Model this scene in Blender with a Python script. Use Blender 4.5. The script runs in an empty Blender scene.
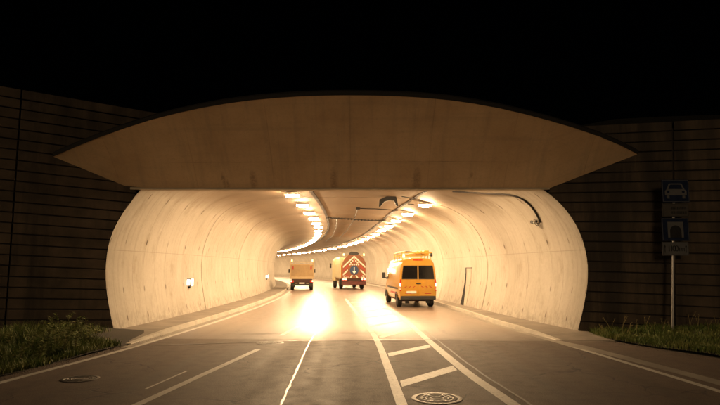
import bpy, bmesh, math, random
from mathutils import Vector, Matrix
from mathutils.bvhtree import BVHTree
random.seed(7)
sc = bpy.context.scene
COL = sc.collection
rad = math.radians
# ------------------------------------------------------------------ camera
F, CX, CY, H, HOR = 560.0, 360.0, 202.5, 2.05, 268.0
PITCH = math.atan((HOR - CY) / F)
cam_d = bpy.data.cameras.new('camera')
cam = bpy.data.objects.new('camera', cam_d); COL.objects.link(cam)
cam.location = (0, 0, H); cam.rotation_euler = (rad(90) + PITCH, 0, 0)
cam_d.sensor_width = 36; cam_d.lens = F / 720 * 36; cam_d.clip_start = .05; cam_d.clip_end = 2000
sc.camera = cam
# ------------------------------------------------------------------ night sky, added warm front fill
world = bpy.data.worlds.new('World'); sc.world = world; world.use_nodes = True
wn = world.node_tree.nodes; wl = world.node_tree.links
sky = wn.new('ShaderNodeTexSky'); sky.sky_type = 'NISHITA'; sky.sun_disc = False
sky.sun_elevation = rad(9); sky.sun_rotation = rad(192)
wl.new(sky.outputs[0], wn['Background'].inputs[0]); wn['Background'].inputs[1].default_value = 0.00004
sun_d = bpy.data.lights.new('front_fill', 'SUN'); sun_d.energy = 0.30; sun_d.angle = rad(8); sun_d.color = (1, .70, .40)  # added warm fill from behind the camera, lifts hood, wing walls and grass
sun = bpy.data.objects.new('front_fill', sun_d); COL.objects.link(sun)
sun.rotation_euler = (rad(81), 0, rad(-12)); sun.location = (0, -10, 30)
sc.view_settings.view_transform = 'Standard'; sc.view_settings.look = 'None'
sc.view_settings.exposure = 0.16; sc.view_settings.gamma = 1; sc.view_settings.use_curve_mapping = False
sc.render.engine = 'CYCLES'
sc.cycles.use_denoising = True
sc.cycles.max_bounces = 10; sc.cycles.diffuse_bounces = 6; sc.cycles.glossy_bounces = 4
sc.cycles.sample_clamp_indirect = 8; sc.cycles.caustics_reflective = True; sc.cycles.caustics_refractive = False
LAMP = 540.0
LAMP_COL = (1.0, .67, .355)
# ------------------------------------------------------------------ pixel helpers (photo pixels, 720 x 405)
FWD = Vector((0, math.cos(PITCH), math.sin(PITCH))); UP = Vector((0, -math.sin(PITCH), math.cos(PITCH)))
EYE = Vector((0, 0, H))
def ray(px, py): return (FWD + Vector((1, 0, 0)) * ((px - CX) / F) + UP * ((CY - py) / F)).normalized()
def G(px, py, h=0.0):
    r = ray(px, py); return EYE + r * ((h - H) / r.z)
def on_y(px, py, y):
    r = ray(px, py); return EYE + r * (y / r.y)
def interp(x, pts):
    if x <= pts[0][0]: return pts[0][1]
    if x >= pts[-1][0]: return pts[-1][1]
    for (a, p), (b, q) in zip(pts, pts[1:]):
        if x <= b: return p + (q - p) * (x - a) / (b - a)
def smooth_interp(x, pts, w=1.2):
    return sum(interp(x + w * k / 3, pts) for k in range(-3, 4)) / 7
# ------------------------------------------------------------------ road axis: left bend of radius 260 m
R = 260.0; Y0 = 30.0; YP = 18.2
def pos(s, d, z=0.0):
    p = s / R; return Vector((-R + (R + d) * math.cos(p), Y0 + (R + d) * math.sin(p), z))
def ys(s): return Y0 + R * math.sin(s / R)
def s_of_y(y): return R * math.asin((y - Y0) / R)
def d_left(y): return smooth_interp(y, [(17, -7.55), (22, -7.3), (26, -7.22), (300, -7.22)])
def d_right(y): return smooth_interp(y, [(15, 7.4), (18.2, 7.16), (21, 6.65), (24.8, 5.9), (29.9, 5.35), (34.5, 4.95), (45, 4.72), (300, 4.7)])
def k_right(y): return smooth_interp(y, [(-10, 9.6), (9.5, 7.4), (16.4, 5.95), (21.2, 5.15), (28, 4.7), (34.5, 4.2), (45, 3.95), (300, 3.9)])
K_LEFT = -5.78
def heading(s): return s / R
# ------------------------------------------------------------------ materials
MATS = {}
def nodes_of(name):
    m = bpy.data.materials.new(name); m.use_nodes = True
    nt = m.node_tree; b = nt.nodes['Principled BSDF']; MATS[name] = m
    return m, nt, b
def N(nt, t, **kw):
    n = nt.nodes.new(t)
    for k, v in kw.items():
        if k.startswith('i_'): n.inputs[k[2:]].default_value = v
        else: setattr(n, k, v)
    return n
def math_n(nt, op, a, b=None, c=None):
    n = nt.nodes.new('ShaderNodeMath'); n.operation = op
    for i, v in enumerate((a, b, c)):
        if v is None: continue
        if isinstance(v, (int, float)): n.inputs[i].default_value = v
        else: nt.links.new(v, n.inputs[i])
    return n.outputs[0]
def ramp(nt, v, lo, hi, a=0.0, b=1.0):
    n = N(nt, 'ShaderNodeMapRange', i_1=lo, i_2=hi, i_3=a, i_4=b) if False else nt.nodes.new('ShaderNodeMapRange')
    n.inputs[1].default_value = lo; n.inputs[2].default_value = hi; n.inputs[3].default_value = a; n.inputs[4].default_value = b
    nt.links.new(v, n.inputs[0]); return n.outputs[0]
def noise(nt, vec, scale, detail=4, rough=.55):
    n = nt.nodes.new('ShaderNodeTexNoise'); n.inputs['Scale'].default_value = scale
    n.inputs['Detail'].default_value = detail; n.inputs['Roughness'].default_value = rough
    if vec is not None: nt.links.new(vec, n.inputs['Vector'])
    return n.outputs[0]
def mixc(nt, fac, a, b, mode='MIX'):
    n = nt.nodes.new('ShaderNodeMix'); n.data_type = 'RGBA'; n.blend_type = mode
    for i, v in ((0, fac), (6, a), (7, b)):
        if isinstance(v, (int, float)): n.inputs[i].default_value = v
        elif isinstance(v, tuple): n.inputs[i].default_value = (*v, 1) if len(v) == 3 else v
        else: nt.links.new(v, n.inputs[i])
    return n.outputs[2]
def scaled(nt, vec, s):
    n = nt.nodes.new('ShaderNodeMapping'); n.inputs['Scale'].default_value = s; nt.links.new(vec, n.inputs['Vector']); return n.outputs[0]
def bump(nt, bsdf, h, strength, dist):
    n = nt.nodes.new('ShaderNodeBump'); n.inputs['Strength'].default_value = strength; n.inputs['Distance'].default_value = dist
    nt.links.new(h, n.inputs['Height']); nt.links.new(n.outputs[0], bsdf.inputs['Normal'])
def plain(name, col, rough=.5, metal=0.0, var=.25, scale=6.0, dirt=None, coat=0.0, bmp=0.0, drip=False):
    m, nt, b = nodes_of(name)
    tc = nt.nodes.new('ShaderNodeTexCoord').outputs['Object']
    n1 = noise(nt, tc, scale, 5)
    dark = tuple(c * (1 - var) for c in col); light = tuple(min(1, c * (1 + var * .6)) for c in col)
    c = mixc(nt, ramp(nt, n1, .3, .7), dark, light)
    if dirt:
        n2 = noise(nt, scaled(nt, tc, (1.6, 1.6, .16)) if drip else tc, scale * .35, 6, .7)
        c = mixc(nt, ramp(nt, n2, .44 if drip else .5, .62 if drip else .72, 0, dirt[1]), c, dirt[0])
    nt.links.new(c, b.inputs['Base Color'])
    nt.links.new(ramp(nt, n1, .2, .8, max(.03, rough - .08), min(1, rough + .1)), b.inputs['Roughness'])
    b.inputs['Metallic'].default_value = metal
    b.inputs['Coat Weight'].default_value = coat; b.inputs['Coat Roughness'].default_value = .12
    if bmp: bump(nt, b, noise(nt, tc, scale * 8, 4), bmp, .01)
    return m
def glow(name, col, strength, base=(.8, .8, .8)):
    m, nt, b = nodes_of(name)
    b.inputs['Base Color'].default_value = (*base, 1); b.inputs['Emission Color'].default_value = (*col, 1)
    b.inputs['Emission Strength'].default_value = strength; b.inputs['Roughness'].default_value = .3
    return m
def make_lining():
    m, nt, b = nodes_of('lining_concrete')
    uv = nt.nodes.new('ShaderNodeTexCoord'); obj = uv.outputs['Object']
    sp = nt.nodes.new('ShaderNodeSeparateXYZ'); nt.links.new(uv.outputs['UV'], sp.inputs[0]); U, V = sp.outputs[0], sp.outputs[1]
    big = noise(nt, obj, .35, 6, .6); fine = noise(nt, obj, 9, 6, .65)
    streak = noise(nt, scaled(nt, uv.outputs['UV'], (5.5, .35, 1)), 1.0, 6, .65)
    blot = noise(nt, scaled(nt, uv.outputs['UV'], (1.6, .8, 1)), 1.0, 8, .7)
    c = mixc(nt, ramp(nt, big, .3, .7), (.43, .39, .33), (.56, .52, .46))
    c = mixc(nt, ramp(nt, streak, .5, .75, 0, .42), c, (.30, .25, .19))
    c = mixc(nt, ramp(nt, blot, .54, .70, 0, .55), c, (.30, .24, .17))
    c = mixc(nt, ramp(nt, fine, .35, .75, 0, .18), c, (.24, .2, .16))
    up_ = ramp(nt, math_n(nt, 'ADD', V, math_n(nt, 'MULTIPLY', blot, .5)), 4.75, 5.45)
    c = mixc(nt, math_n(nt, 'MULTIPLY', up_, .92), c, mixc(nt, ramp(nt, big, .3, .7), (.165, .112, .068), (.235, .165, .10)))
    # shuttering board joints, slightly irregular
    uu = math_n(nt, 'ADD', U, math_n(nt, 'MULTIPLY', blot, .05))
    fr = math_n(nt, 'ABSOLUTE', math_n(nt, 'SUBTRACT', math_n(nt, 'FRACT', math_n(nt, 'DIVIDE', uu, .78)), .5))
    ln = ramp(nt, fr, .482, .497)
    vf = math_n(nt, 'ABSOLUTE', math_n(nt, 'SUBTRACT', V, 2.62))
    hl = ramp(nt, vf, .02, .008)
    lines = math_n(nt, 'MAXIMUM', math_n(nt, 'MULTIPLY', ln, ramp(nt, streak, .3, .6, .1, .75)), math_n(nt, 'MULTIPLY', hl, .35))
    c = mixc(nt, math_n(nt, 'MULTIPLY', lines, .7), c, (.17, .12, .08))
    # tie holes with rusty runs in rows
    fu = math_n(nt, 'MULTIPLY', math_n(nt, 'SUBTRACT', math_n(nt, 'FRACT', math_n(nt, 'DIVIDE', U, 1.56)), .5), 1.56)
    hole = None
    for hv in (1.32, 2.95, 4.45, .42):
        dv = math_n(nt, 'SUBTRACT', V, hv)
        du = math_n(nt, 'POWER', math_n(nt, 'DIVIDE', fu, .04), 2); dd = math_n(nt, 'POWER', math_n(nt, 'DIVIDE', dv, .10), 2)
        g = ramp(nt, math_n(nt, 'ADD', du, dd), 1.4, .5)
        hole = g if hole is None else math_n(nt, 'MAXIMUM', hole, g)
    c = mixc(nt, math_n(nt, 'MULTIPLY', hole, ramp(nt, blot, .33, .6, .1, .85)), c, (.09, .06, .035))
    # splash dirt along the foot
    foot = math_n(nt, 'MULTIPLY', ramp(nt, V, .75, .05), ramp(nt, noise(nt, scaled(nt, uv.outputs['UV'], (3, 2, 1)), 1.5, 6, .7), .42, .62))
    c = mixc(nt, math_n(nt, 'MULTIPLY', foot, .55), c, (.14, .11, .08))
    nt.links.new(c, b.inputs['Base Color']); b.inputs['Roughness'].default_value = .78
    hgt = math_n(nt, 'SUBTRACT', math_n(nt, 'MULTIPLY', fine, .5), math_n(nt, 'MULTIPLY', math_n(nt, 'MAXIMUM', lines, hole), 1.2))
    bump(nt, b, hgt, .5, .012)
    return m
def make_asphalt(name, k, r0, spec):
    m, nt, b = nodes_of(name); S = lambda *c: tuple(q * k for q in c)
    tc = nt.nodes.new('ShaderNodeTexCoord').outputs['Object']
    grit = noise(nt, tc, 55, 3, .7); mid = noise(nt, tc, 3.5, 6, .65); big = noise(nt, scaled(nt, tc, (1, .22, 1)), .55, 5, .6)
    track = noise(nt, scaled(nt, tc, (1.6, .05, 1)), 1.0, 3, .5)
    c = mixc(nt, ramp(nt, big, .32, .68), S(.068, .046, .034), S(.105, .073, .055))
    c = mixc(nt, ramp(nt, mid, .5, .74, 0, .55), c, S(.034, .031, .028))
    c = mixc(nt, ramp(nt, grit, .50, .66, 0, .8), c, S(.19, .155, .13))
    c = mixc(nt, ramp(nt, noise(nt, tc, 38, 3, .7), .55, .68, 0, .75), c, S(.022, .018, .015))
    c = mixc(nt, ramp(nt, track, .5, .7, 0, .35), c, S(.035, .032, .03))
    vor = nt.nodes.new('ShaderNodeTexVoronoi'); vor.feature = 'DISTANCE_TO_EDGE'; vor.inputs['Scale'].default_value = .38
    warp = nt.nodes.new('ShaderNodeVectorMath'); warp.operation = 'ADD'
    nn = nt.nodes.new('ShaderNodeTexNoise'); nn.inputs['Scale'].default_value = 1.3; nn.inputs['Detail'].default_value = 5; nt.links.new(tc, nn.inputs['Vector'])
    nt.links.new(tc, warp.inputs[0]); nt.links.new(nn.outputs['Color'], warp.inputs[1]); nt.links.new(warp.outputs[0], vor.inputs['Vector'])
    crack = math_n(nt, 'MULTIPLY', ramp(nt, vor.outputs['Distance'], .012, .003), ramp(nt, noise(nt, tc, .3, 2), .5, .58))
    c = mixc(nt, math_n(nt, 'MULTIPLY', crack, .7), c, (.016, .014, .013))
    if name == 'tunnel_asphalt':     # brightness of the lit interior put into the colour, darker near the joint
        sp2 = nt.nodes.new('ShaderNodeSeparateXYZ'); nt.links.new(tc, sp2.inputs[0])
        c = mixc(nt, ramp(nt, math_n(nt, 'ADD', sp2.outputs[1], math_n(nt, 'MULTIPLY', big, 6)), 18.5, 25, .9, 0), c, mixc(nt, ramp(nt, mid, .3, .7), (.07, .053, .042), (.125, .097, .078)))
    nt.links.new(c, b.inputs['Base Color'])
    r = math_n(nt, 'ADD', ramp(nt, mid, .3, .75, r0 - .07, r0 + .08), ramp(nt, track, .4, .7, .04, -.06))
    if name == 'tunnel_asphalt':     # polished by traffic where it stays dry inside
        sp_ = nt.nodes.new('ShaderNodeSeparateXYZ'); nt.links.new(tc, sp_.inputs[0])
        r = math_n(nt, 'ADD', r, ramp(nt, math_n(nt, 'ADD', sp_.outputs[1], math_n(nt, 'MULTIPLY', big, 5)), 17.5, 25, .26, 0))
    nt.links.new(r, b.inputs['Roughness']); b.inputs['Specular IOR Level'].default_value = spec
    if name == 'tunnel_asphalt':
        sp3 = nt.nodes.new('ShaderNodeSeparateXYZ'); nt.links.new(tc, sp3.inputs[0])
        nt.links.new(ramp(nt, math_n(nt, 'ADD', sp3.outputs[1], math_n(nt, 'MULTIPLY', mid, 5)), 18.6, 23.5, 0, .62), b.inputs['Coat Weight']); b.inputs['Coat Roughness'].default_value = .33
    bump(nt, b, math_n(nt, 'ADD', grit, math_n(nt, 'MULTIPLY', crack, -1.5)), .35 if name == 'asphalt' else .15, .006)
    return m
def make_paint():
    m, nt, b = nodes_of('road_paint')
    tc = nt.nodes.new('ShaderNodeTexCoord').outputs['Object']
    w = noise(nt, tc, 14, 6, .75); w2 = noise(nt, tc, 1.8, 4, .6)
    wear = math_n(nt, 'MULTIPLY', ramp(nt, w, .52, .66), ramp(nt, w2, .35, .65, .15, .9))
    c = mixc(nt, ramp(nt, w2, .3, .7), (.52, .50, .46), (.66, .64, .6))
    c = mixc(nt, wear, c, (.09, .08, .07))
    nt.links.new(c, b.inputs['Base Color']); b.inputs['Roughness'].default_value = .5
    bump(nt, b, w, .3, .004); return m
def make_hood():
    m, nt, b = nodes_of('hood_board_concrete')
    tc = nt.nodes.new('ShaderNodeTexCoord'); uv, obj = tc.outputs['UV'], tc.outputs['Object']
    sp = nt.nodes.new('ShaderNodeSeparateXYZ'); nt.links.new(uv, sp.inputs[0]); U, V = sp.outputs[0], sp.outputs[1]
    big = noise(nt, obj, .5, 6, .65); fine = noise(nt, obj, 14, 5, .7)
    streak = noise(nt, scaled(nt, uv, (3.2, .25, 1)), 1.0, 6, .65); band_ = noise(nt, scaled(nt, uv, (.15, 3.0, 1)), 1.0, 5, .6)
    c = mixc(nt, ramp(nt, big, .3, .7), (.48, .33, .19), (.62, .45, .275))
    c = mixc(nt, ramp(nt, streak, .5, .75, 0, .5), c, (.30, .24, .17))
    c = mixc(nt, ramp(nt, band_, .52, .75, 0, .4), c, (.33, .26, .18))
    c = mixc(nt, ramp(nt, fine, .5, .75, 0, .3), c, (.26, .21, .15))
    jn = math_n(nt, 'MULTIPLY', ramp(nt, math_n(nt, 'ABSOLUTE', math_n(nt, 'SUBTRACT', V, math_n(nt, 'ADD', .98, math_n(nt, 'MULTIPLY', streak, .05)))), .022, .006), ramp(nt, band_, .4, .6, .1, .8))
    fr = math_n(nt, 'ABSOLUTE', math_n(nt, 'SUBTRACT', math_n(nt, 'FRACT', math_n(nt, 'DIVIDE', math_n(nt, 'ADD', U, 20.3), 2.5)), .5))
    jv = math_n(nt, 'MULTIPLY', ramp(nt, fr, .492, .498), ramp(nt, streak, .35, .65, .0, .35))
    drip = None      # rusty drip marks above the lintel
    for x0, v0, hv, w in ((-4.42, .30, .34, .07), (-3.45, .28, .42, .13), (-.85, .30, .5, .12), (1.85, .30, .5, .16), (-4.3, .12, .2, .05), (3.6, .5, .12, .06)):
        du = math_n(nt, 'DIVIDE', math_n(nt, 'SUBTRACT', math_n(nt, 'ADD', U, math_n(nt, 'MULTIPLY', fine, .12)), x0 + .06), w)
        dv = math_n(nt, 'DIVIDE', math_n(nt, 'SUBTRACT', V, v0), hv)
        g_ = ramp(nt, math_n(nt, 'ADD', math_n(nt, 'POWER', du, 2), math_n(nt, 'POWER', dv, 2)), 1.2, .1)
        drip = g_ if drip is None else math_n(nt, 'MAXIMUM', drip, g_)
    drip = math_n(nt, 'MULTIPLY', drip, ramp(nt, fine, .35, .6, .1, .6))
    jn = math_n(nt, 'MULTIPLY', jn, ramp(nt, math_n(nt, 'ABSOLUTE', U), 6.4, 5.2))
    c = mixc(nt, math_n(nt, 'MAXIMUM', math_n(nt, 'MAXIMUM', jn, jv), drip), c, (.15, .09, .05))
    nt.links.new(c, b.inputs['Base Color']); b.inputs['Roughness'].default_value = .8
    bump(nt, b, math_n(nt, 'SUBTRACT', math_n(nt, 'MULTIPLY', fine, .5), math_n(nt, 'MAXIMUM', jn, jv)), .5, .01)
    return m
HOODU = make_hood()
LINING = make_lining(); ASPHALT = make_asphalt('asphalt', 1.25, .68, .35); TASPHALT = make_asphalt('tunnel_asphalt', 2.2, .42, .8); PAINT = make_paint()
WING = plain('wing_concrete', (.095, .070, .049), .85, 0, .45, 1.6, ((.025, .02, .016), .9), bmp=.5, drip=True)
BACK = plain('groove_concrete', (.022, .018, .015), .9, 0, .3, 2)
HOODM = plain('hood_concrete', (.52, .44, .33), .8, 0, .22, .9, ((.17, .13, .10), .7), bmp=.4)
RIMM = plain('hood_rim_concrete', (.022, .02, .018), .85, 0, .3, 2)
WALK = plain('walkway_concrete', (.24, .205, .17), .75, 0, .3, 1.2, ((.11, .09, .07), .7), bmp=.5)
KERB = plain('kerb_stone', (.50, .46, .40), .6, 0, .25, 2, ((.2, .17, .13), .6), bmp=.4)
GUT = plain('gutter_concrete', (.30, .27, .23), .5, 0, .3, 1.5, ((.12, .10, .08), .7), bmp=.3)
SOIL = plain('soil', (.045, .036, .024), .95, 0, .4, 1.5, bmp=.6)
BITUMEN = plain('bitumen_seal', (.10, .095, .09), .36, 0, .3, 3)
IRON = plain('cast_iron', (.16, .15, .14), .45, .6, .4, 9, ((.06, .045, .035), .8), bmp=.4)
STEEL = plain('galvanised_steel', (.35, .35, .35), .45, .8, .2, 12)
DARKM = plain('dark_metal', (.03, .028, .026), .5, .3, .3, 6)
CABLE = plain('cable_rubber', (.022, .018, .016), .6, 0, .3, 8)
TRAY = plain('cable_tray_steel', (.03, .02, .015), .92, 0, .4, 4)
HOUSING = plain('lamp_housing', (.35, .33, .30), .5, .4, .2, 8)
LENS = glow('lamp_lens', LAMP_COL, LAMP); LENS2 = glow('lamp_lens_dimmed', LAMP_COL, LAMP * .7); LENS3 = glow('lamp_lens_night', LAMP_COL, LAMP * .45)
WALLLENS = glow('wall_lamp_lens', (1, .86, .68), 7)
VAN_Y = plain('van_yellow', (.46, .235, .028), .35, 0, .08, 2, ((.30, .16, .05), .5), coat=.5)
BLACKP = plain('black_plastic', (.022, .021, .02), .55, 0, .3, 8)
RUBBER = plain('tyre_rubber', (.018, .017, .016), .8, 0, .3, 10)
RIMMET = plain('wheel_steel', (.30, .29, .27), .45, .7, .2, 8)
GLASS = plain('tinted_glass', (.010, .009, .009), .08, 0, .2, 3, coat=.3)
REDLENS = plain('red_lens', (.45, .02, .01), .25, 0, .1, 8)
TAIL = glow('lit_tail_lamp', (1, .30, .16), 9, (.5, .05, .03))
WARN = glow('amber_warning_lamp', (1, .62, .2), 5, (.8, .4, .05))
WHITEP = plain('white_plate', (.70, .68, .62), .45, 0, .1, 6)
RETRO_R = plain('red_retroreflective', (.34, .03, .018), .4, 0, .15, 6)
RETRO_W = plain('white_retroreflective', (.72, .68, .60), .4, 0, .1, 6)
BLUE = plain('sign_blue', (.005, .014, .05), .4, 0, .15, 5)
SIGNW = plain('sign_white', (.13, .13, .135), .45, 0, .15, 5)
SIGNK = plain('sign_black', (.012, .012, .013), .5, 0, .2, 5)
TRUCK_O = plain('truck_orange', (.62, .17, .012), .4, 0, .15, 2, ((.12, .06, .03), .6), coat=.3)
CAB_W = plain('cab_cream', (.72, .62, .36), .4, 0, .1, 2, ((.35, .28, .16), .4), coat=.3)
BOARD = plain('tail_board', (.33, .225, .11), .6, 0, .2, 1.5, ((.2, .13, .06), .5))
BOARDF = plain('board_frame', (.42, .31, .17), .5, .2, .15, 3)
CHASSIS = plain('chassis', (.05, .022, .016), .6, .2, .3, 5)
ARROWW = plain('arrow_white', (.78, .78, .76), .4, 0, .05, 5)
YRACK = plain('rack_yellow', (.52, .33, .06), .45, .1, .2, 7)
# ------------------------------------------------------------------ mesh helpers
class MB:
    def __init__(self): self.v = []; self.f = []; self.uv = {}
    def add(self, vs, fs):
        o = len(self.v); self.v += [tuple(p) for p in vs]; self.f += [tuple(i + o for i in q) for q in fs]; return self
    def box(self, c, s, rz=0.0, taper=1.0):
        x, y, z = (k / 2 for k in s); vs = []
        cr, sr = math.cos(rz), math.sin(rz)
        for dz, t in ((-z, 1.0), (z, taper)):
            for dx, dy in ((-x, -y), (x, -y), (x, y), (-x, y)):
                dx *= t; dy *= t
                vs.append((c[0] + dx * cr - dy * sr, c[1] + dx * sr + dy * cr, c[2] + dz))
        return self.add(vs, [(0, 3, 2, 1), (4, 5, 6, 7), (0, 1, 5, 4), (1, 2, 6, 5), (2, 3, 7, 6), (3, 0, 4, 7)])
    def hexa(self, p):   # 4 front corners then 4 back corners, same order
        return self.add(p, [(0, 1, 2, 3), (7, 6, 5, 4), (0, 4, 5, 1), (1, 5, 6, 2), (2, 6, 7, 3), (3, 7, 4, 0)])
    def prism(self, poly, off):   # planar polygon of 3-D points, extruded by vector off
        n = len(poly); off = Vector(off); a = [Vector(p) for p in poly]; vs = a + [p + off for p in a]
        return self.add(vs, [tuple(range(n)), tuple(range(2 * n - 1, n - 1, -1))] + [(i, i + n, (i + 1) % n + n, (i + 1) % n) for i in range(n)])
    def tube(self, pts, r, n=8, caps=True):
        pts = [Vector(p) for p in pts]; vs = []; fs = []
        rr = r if isinstance(r, (list, tuple)) else [r] * len(pts)
        up = Vector((0, 0, 1))
        for i, p in enumerate(pts):
            t = (pts[min(i + 1, len(pts) - 1)] - pts[max(i - 1, 0)]).normalized()
            a = t.cross(up if abs(t.z) < .95 else Vector((1, 0, 0))).normalized(); b = t.cross(a)
            vs += [p + (a * math.cos(2 * math.pi * k / n) + b * math.sin(2 * math.pi * k / n)) * rr[i] for k in range(n)]
        for i in range(len(pts) - 1):
            for k in range(n): fs.append((i * n + k, i * n + (k + 1) % n, (i + 1) * n + (k + 1) % n, (i + 1) * n + k))
        if caps: fs += [tuple(range(n - 1, -1, -1)), tuple(range((len(pts) - 1) * n, len(pts) * n))]
        return self.add(vs, fs)
    def lathe(self, prof, c, axis='z', n=24):   # (radius, height) pairs
        vs = []; fs = []
        for r, h in prof:
            for k in range(n):
                a = 2 * math.pi * k / n; p = (r * math.cos(a), r * math.sin(a), h)
                if axis == 'x': p = (p[2], p[0], p[1])
                if axis == 'y': p = (p[0], p[2], p[1])
                vs.append((c[0] + p[0], c[1] + p[1], c[2] + p[2]))
        for i in range(len(prof) - 1):
            for k in range(n): fs.append((i * n + k, i * n + (k + 1) % n, (i + 1) * n + (k + 1) % n, (i + 1) * n + k))
        fs += [tuple(range(n - 1, -1, -1)), tuple(range((len(prof) - 1) * n, len(prof) * n))]
        return self.add(vs, fs)
    def grid(self, rows):   # rows of equal-length point lists
        n = len(rows[0]); vs = [p for r in rows for p in r]
        return self.add(vs, [(i * n + k, i * n + k + 1, (i + 1) * n + k + 1, (i + 1) * n + k) for i in range(len(rows) - 1) for k in range(n - 1)])
    def ribbon(self, pts, w, z):
        rows = []
        for i, p in enumerate(pts):
            t = Vector(pts[min(i + 1, len(pts) - 1)]) - Vector(pts[max(i - 1, 0)]); n = Vector((t.y, -t.x, 0)).normalized()
            ww = w[i] if isinstance(w, list) else w
            a = Vector(p) - n * ww / 2; b = Vector(p) + n * ww / 2
            rows.append([(a.x, a.y, z), (b.x, b.y, z)])
        return self.grid(rows)
    def build(self, name, mat, parent=None, smooth=False, bevel=0.0, angle=40, fix=True):
        me = bpy.data.meshes.new(name); me.from_pydata([tuple(p) for p in self.v], [], self.f)
        if fix or bevel:
            bm = bmesh.new(); bm.from_mesh(me)
            if fix: bmesh.ops.recalc_face_normals(bm, faces=bm.faces)
            if bevel: bmesh.ops.bevel(bm, geom=list(bm.edges), offset=bevel, segments=2 if bevel > .02 else 1, affect='EDGES', profile=.5)
            bm.to_mesh(me); bm.free()
        me.materials.append(mat)
        if smooth:
            me.polygons.foreach_set('use_smooth', [True] * len(me.polygons))
            me.set_sharp_from_angle(angle=rad(angle))
        o = bpy.data.objects.new(name, me); COL.objects.link(o)
        if parent is not None: o.parent = parent
        return o
def tag(o, label=None, cat=None, group=None, kind=None):
    if label: o['label'] = label
    if cat: o['category'] = cat
    if group: o['group'] = group
    if kind: o['kind'] = kind
    return o
def thing(name, loc, label, cat, group=None, rz=0.0):
    e = bpy.data.objects.new(name, None); COL.objects.link(e); e.location = loc; e.rotation_euler = (0, 0, rz)
    e.empty_display_size = .3
    return tag(e, label, cat, group)
def copy_tree(o, parent=None):
    c = o.copy(); COL.objects.link(c)
    if parent is not None: c.parent = parent
    for ch in list(o.children): copy_tree(ch, c)
    return c
ORD = ['first', 'second', 'third', 'fourth', 'fifth', 'sixth', 'seventh', 'eighth', 'ninth', 'tenth', 'eleventh', 'twelfth']
ORDX = ORD + ['thirteenth', 'fourteenth', 'fifteenth', 'sixteenth']

# ================================================================== GROUND AND ROAD
g = MB()
g.grid([[(x, y, -.03) for x in (-400, -60, -12, 12, 60, 400)] for y in (-200, -20, 15, 60, 220, 500)])
tag(g.build('ground', SOIL, fix=False), kind='structure')
def edge_left(y):   # carriageway edge
    return smooth_interp(y, [(-20, -6.7), (10, -6.15), (14, -5.9), (18, -5.8), (300, -5.8)])
grass_edge = [(p.x, p.y) for p in (G(596, 337.5), G(640, 345), G(720, 357))]
def edge_right(y):  # edge of asphalt towards the right verge, as offset d
    x = interp(y, sorted([(b, a) for a, b in grass_edge] + [(-20, 13.5), (5, 9.9)]))
    o = x + R - math.sqrt(R * R - (y - Y0) ** 2)
    return max(o, k_right(y)) if y < 17.0 else k_right(y)
YJ = G(380, 339.8).y      # resurfaced from here into the tunnel
def road_rows(ylist):
    rows = []
    for y in ylist:
        s = s_of_y(y); a, b = edge_left(y), edge_right(y)
        rows.append([pos(s, a + (b - a) * k / 10) for k in range(11)])
    return rows
road = tag(MB().grid(road_rows([-18 + (YJ + 18) * i / 46 for i in range(47)])).build('road', ASPHALT, fix=False), kind='structure')
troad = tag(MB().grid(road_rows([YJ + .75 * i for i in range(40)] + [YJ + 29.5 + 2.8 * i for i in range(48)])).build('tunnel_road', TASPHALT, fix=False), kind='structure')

def strip(name, pts, w, z, mat, parent, jitter=0.0):
    return MB().ribbon(pts, w, z).build(name, mat, parent, fix=False)
def dense(pts, step=.5):
    out = []
    for a, b in zip(pts, pts[1:]):
        n = max(1, int((Vector(b) - Vector(a)).length / step))
        out += [Vector(a).lerp(Vector(b), k / n) for k in range(n)]
    return out + [Vector(pts[-1])]
def curve(pts, n=40):      # smooth polyline through points (Catmull-Rom)
    P = [Vector(p) for p in pts]; P = [2 * P[0] - P[1]] + P + [2 * P[-1] - P[-2]]; out = []
    m = len(P) - 3
    for i in range(m):
        k = max(2, n // m)
        for j in range(k):
            t = j / k; a, b, c, d = P[i:i + 4]
            out.append(.5 * ((2 * b) + (c - a) * t + (2 * a - 5 * b + 4 * c - d) * t * t + (3 * b - a - 3 * c + d) * t ** 3))
    return out + [P[-2]]
# edge lines
pl = [pos(s_of_y(y), smooth_interp(y, [(-18, -6.4), (10, -5.72), (14, -5.46), (20, -5.38), (300, -5.4)])) for y in [-18 + k * 1.2 for k in range(165)] if y < 175]
strip('edge_line', pl, .16, .004, PAINT, road)
pr = [pos(s_of_y(y), k_right(y) - smooth_interp(y, [(-10, .9), (9, .5), (16, .12), (300, .3)]) - .02) for y in [-18 + k * 1.2 for k in range(165)] if y < 175]
strip('edge_line', pr, .15, .004, PAINT, road)
# hatched area borders
hl = [G(402, 405), G(389, 370), G(376.7, 340), G(365.5, 324), G(345.6, 299)]
hl = [hl[0] + (hl[0] - hl[1]) * 2.5] + hl
hlc = curve(hl, 60); strip('hatch_border_line', hlc, .17, .004, PAINT, road)
hr = [G(514, 405), G(462, 368.6), G(420.7, 333.7), G(399, 315), G(372, 296)]
hr = [hr[0] + (hr[0] - hr[1]) * 2.5] + hr
hrc = curve(hr, 60); strip('hatch_border_line', hrc, .20, .004, PAINT, road)
def x_at(c, y):
    for a, b in zip(c, c[1:]):
        if (a.y - y) * (b.y - y) <= 0 and a.y != b.y: return a.x + (b.x - a.x) * (y - a.y) / (b.y - a.y)
    return c[-1].x
def bar(ya, yb, th):       # slanted bar from left border (y=ya) to right border (y=yb)
    xa, xb = x_at(hlc, ya) + .12, x_at(hrc, yb) - .13
    MB().add([(xa, ya - th / 2, .004), (xb, yb - th / 2, .004), (xb, yb + th / 2, .004), (xa, ya + th / 2, .004)], [(0, 1, 2, 3)]).build('hatch_bar', PAINT, road, fix=False)
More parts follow.
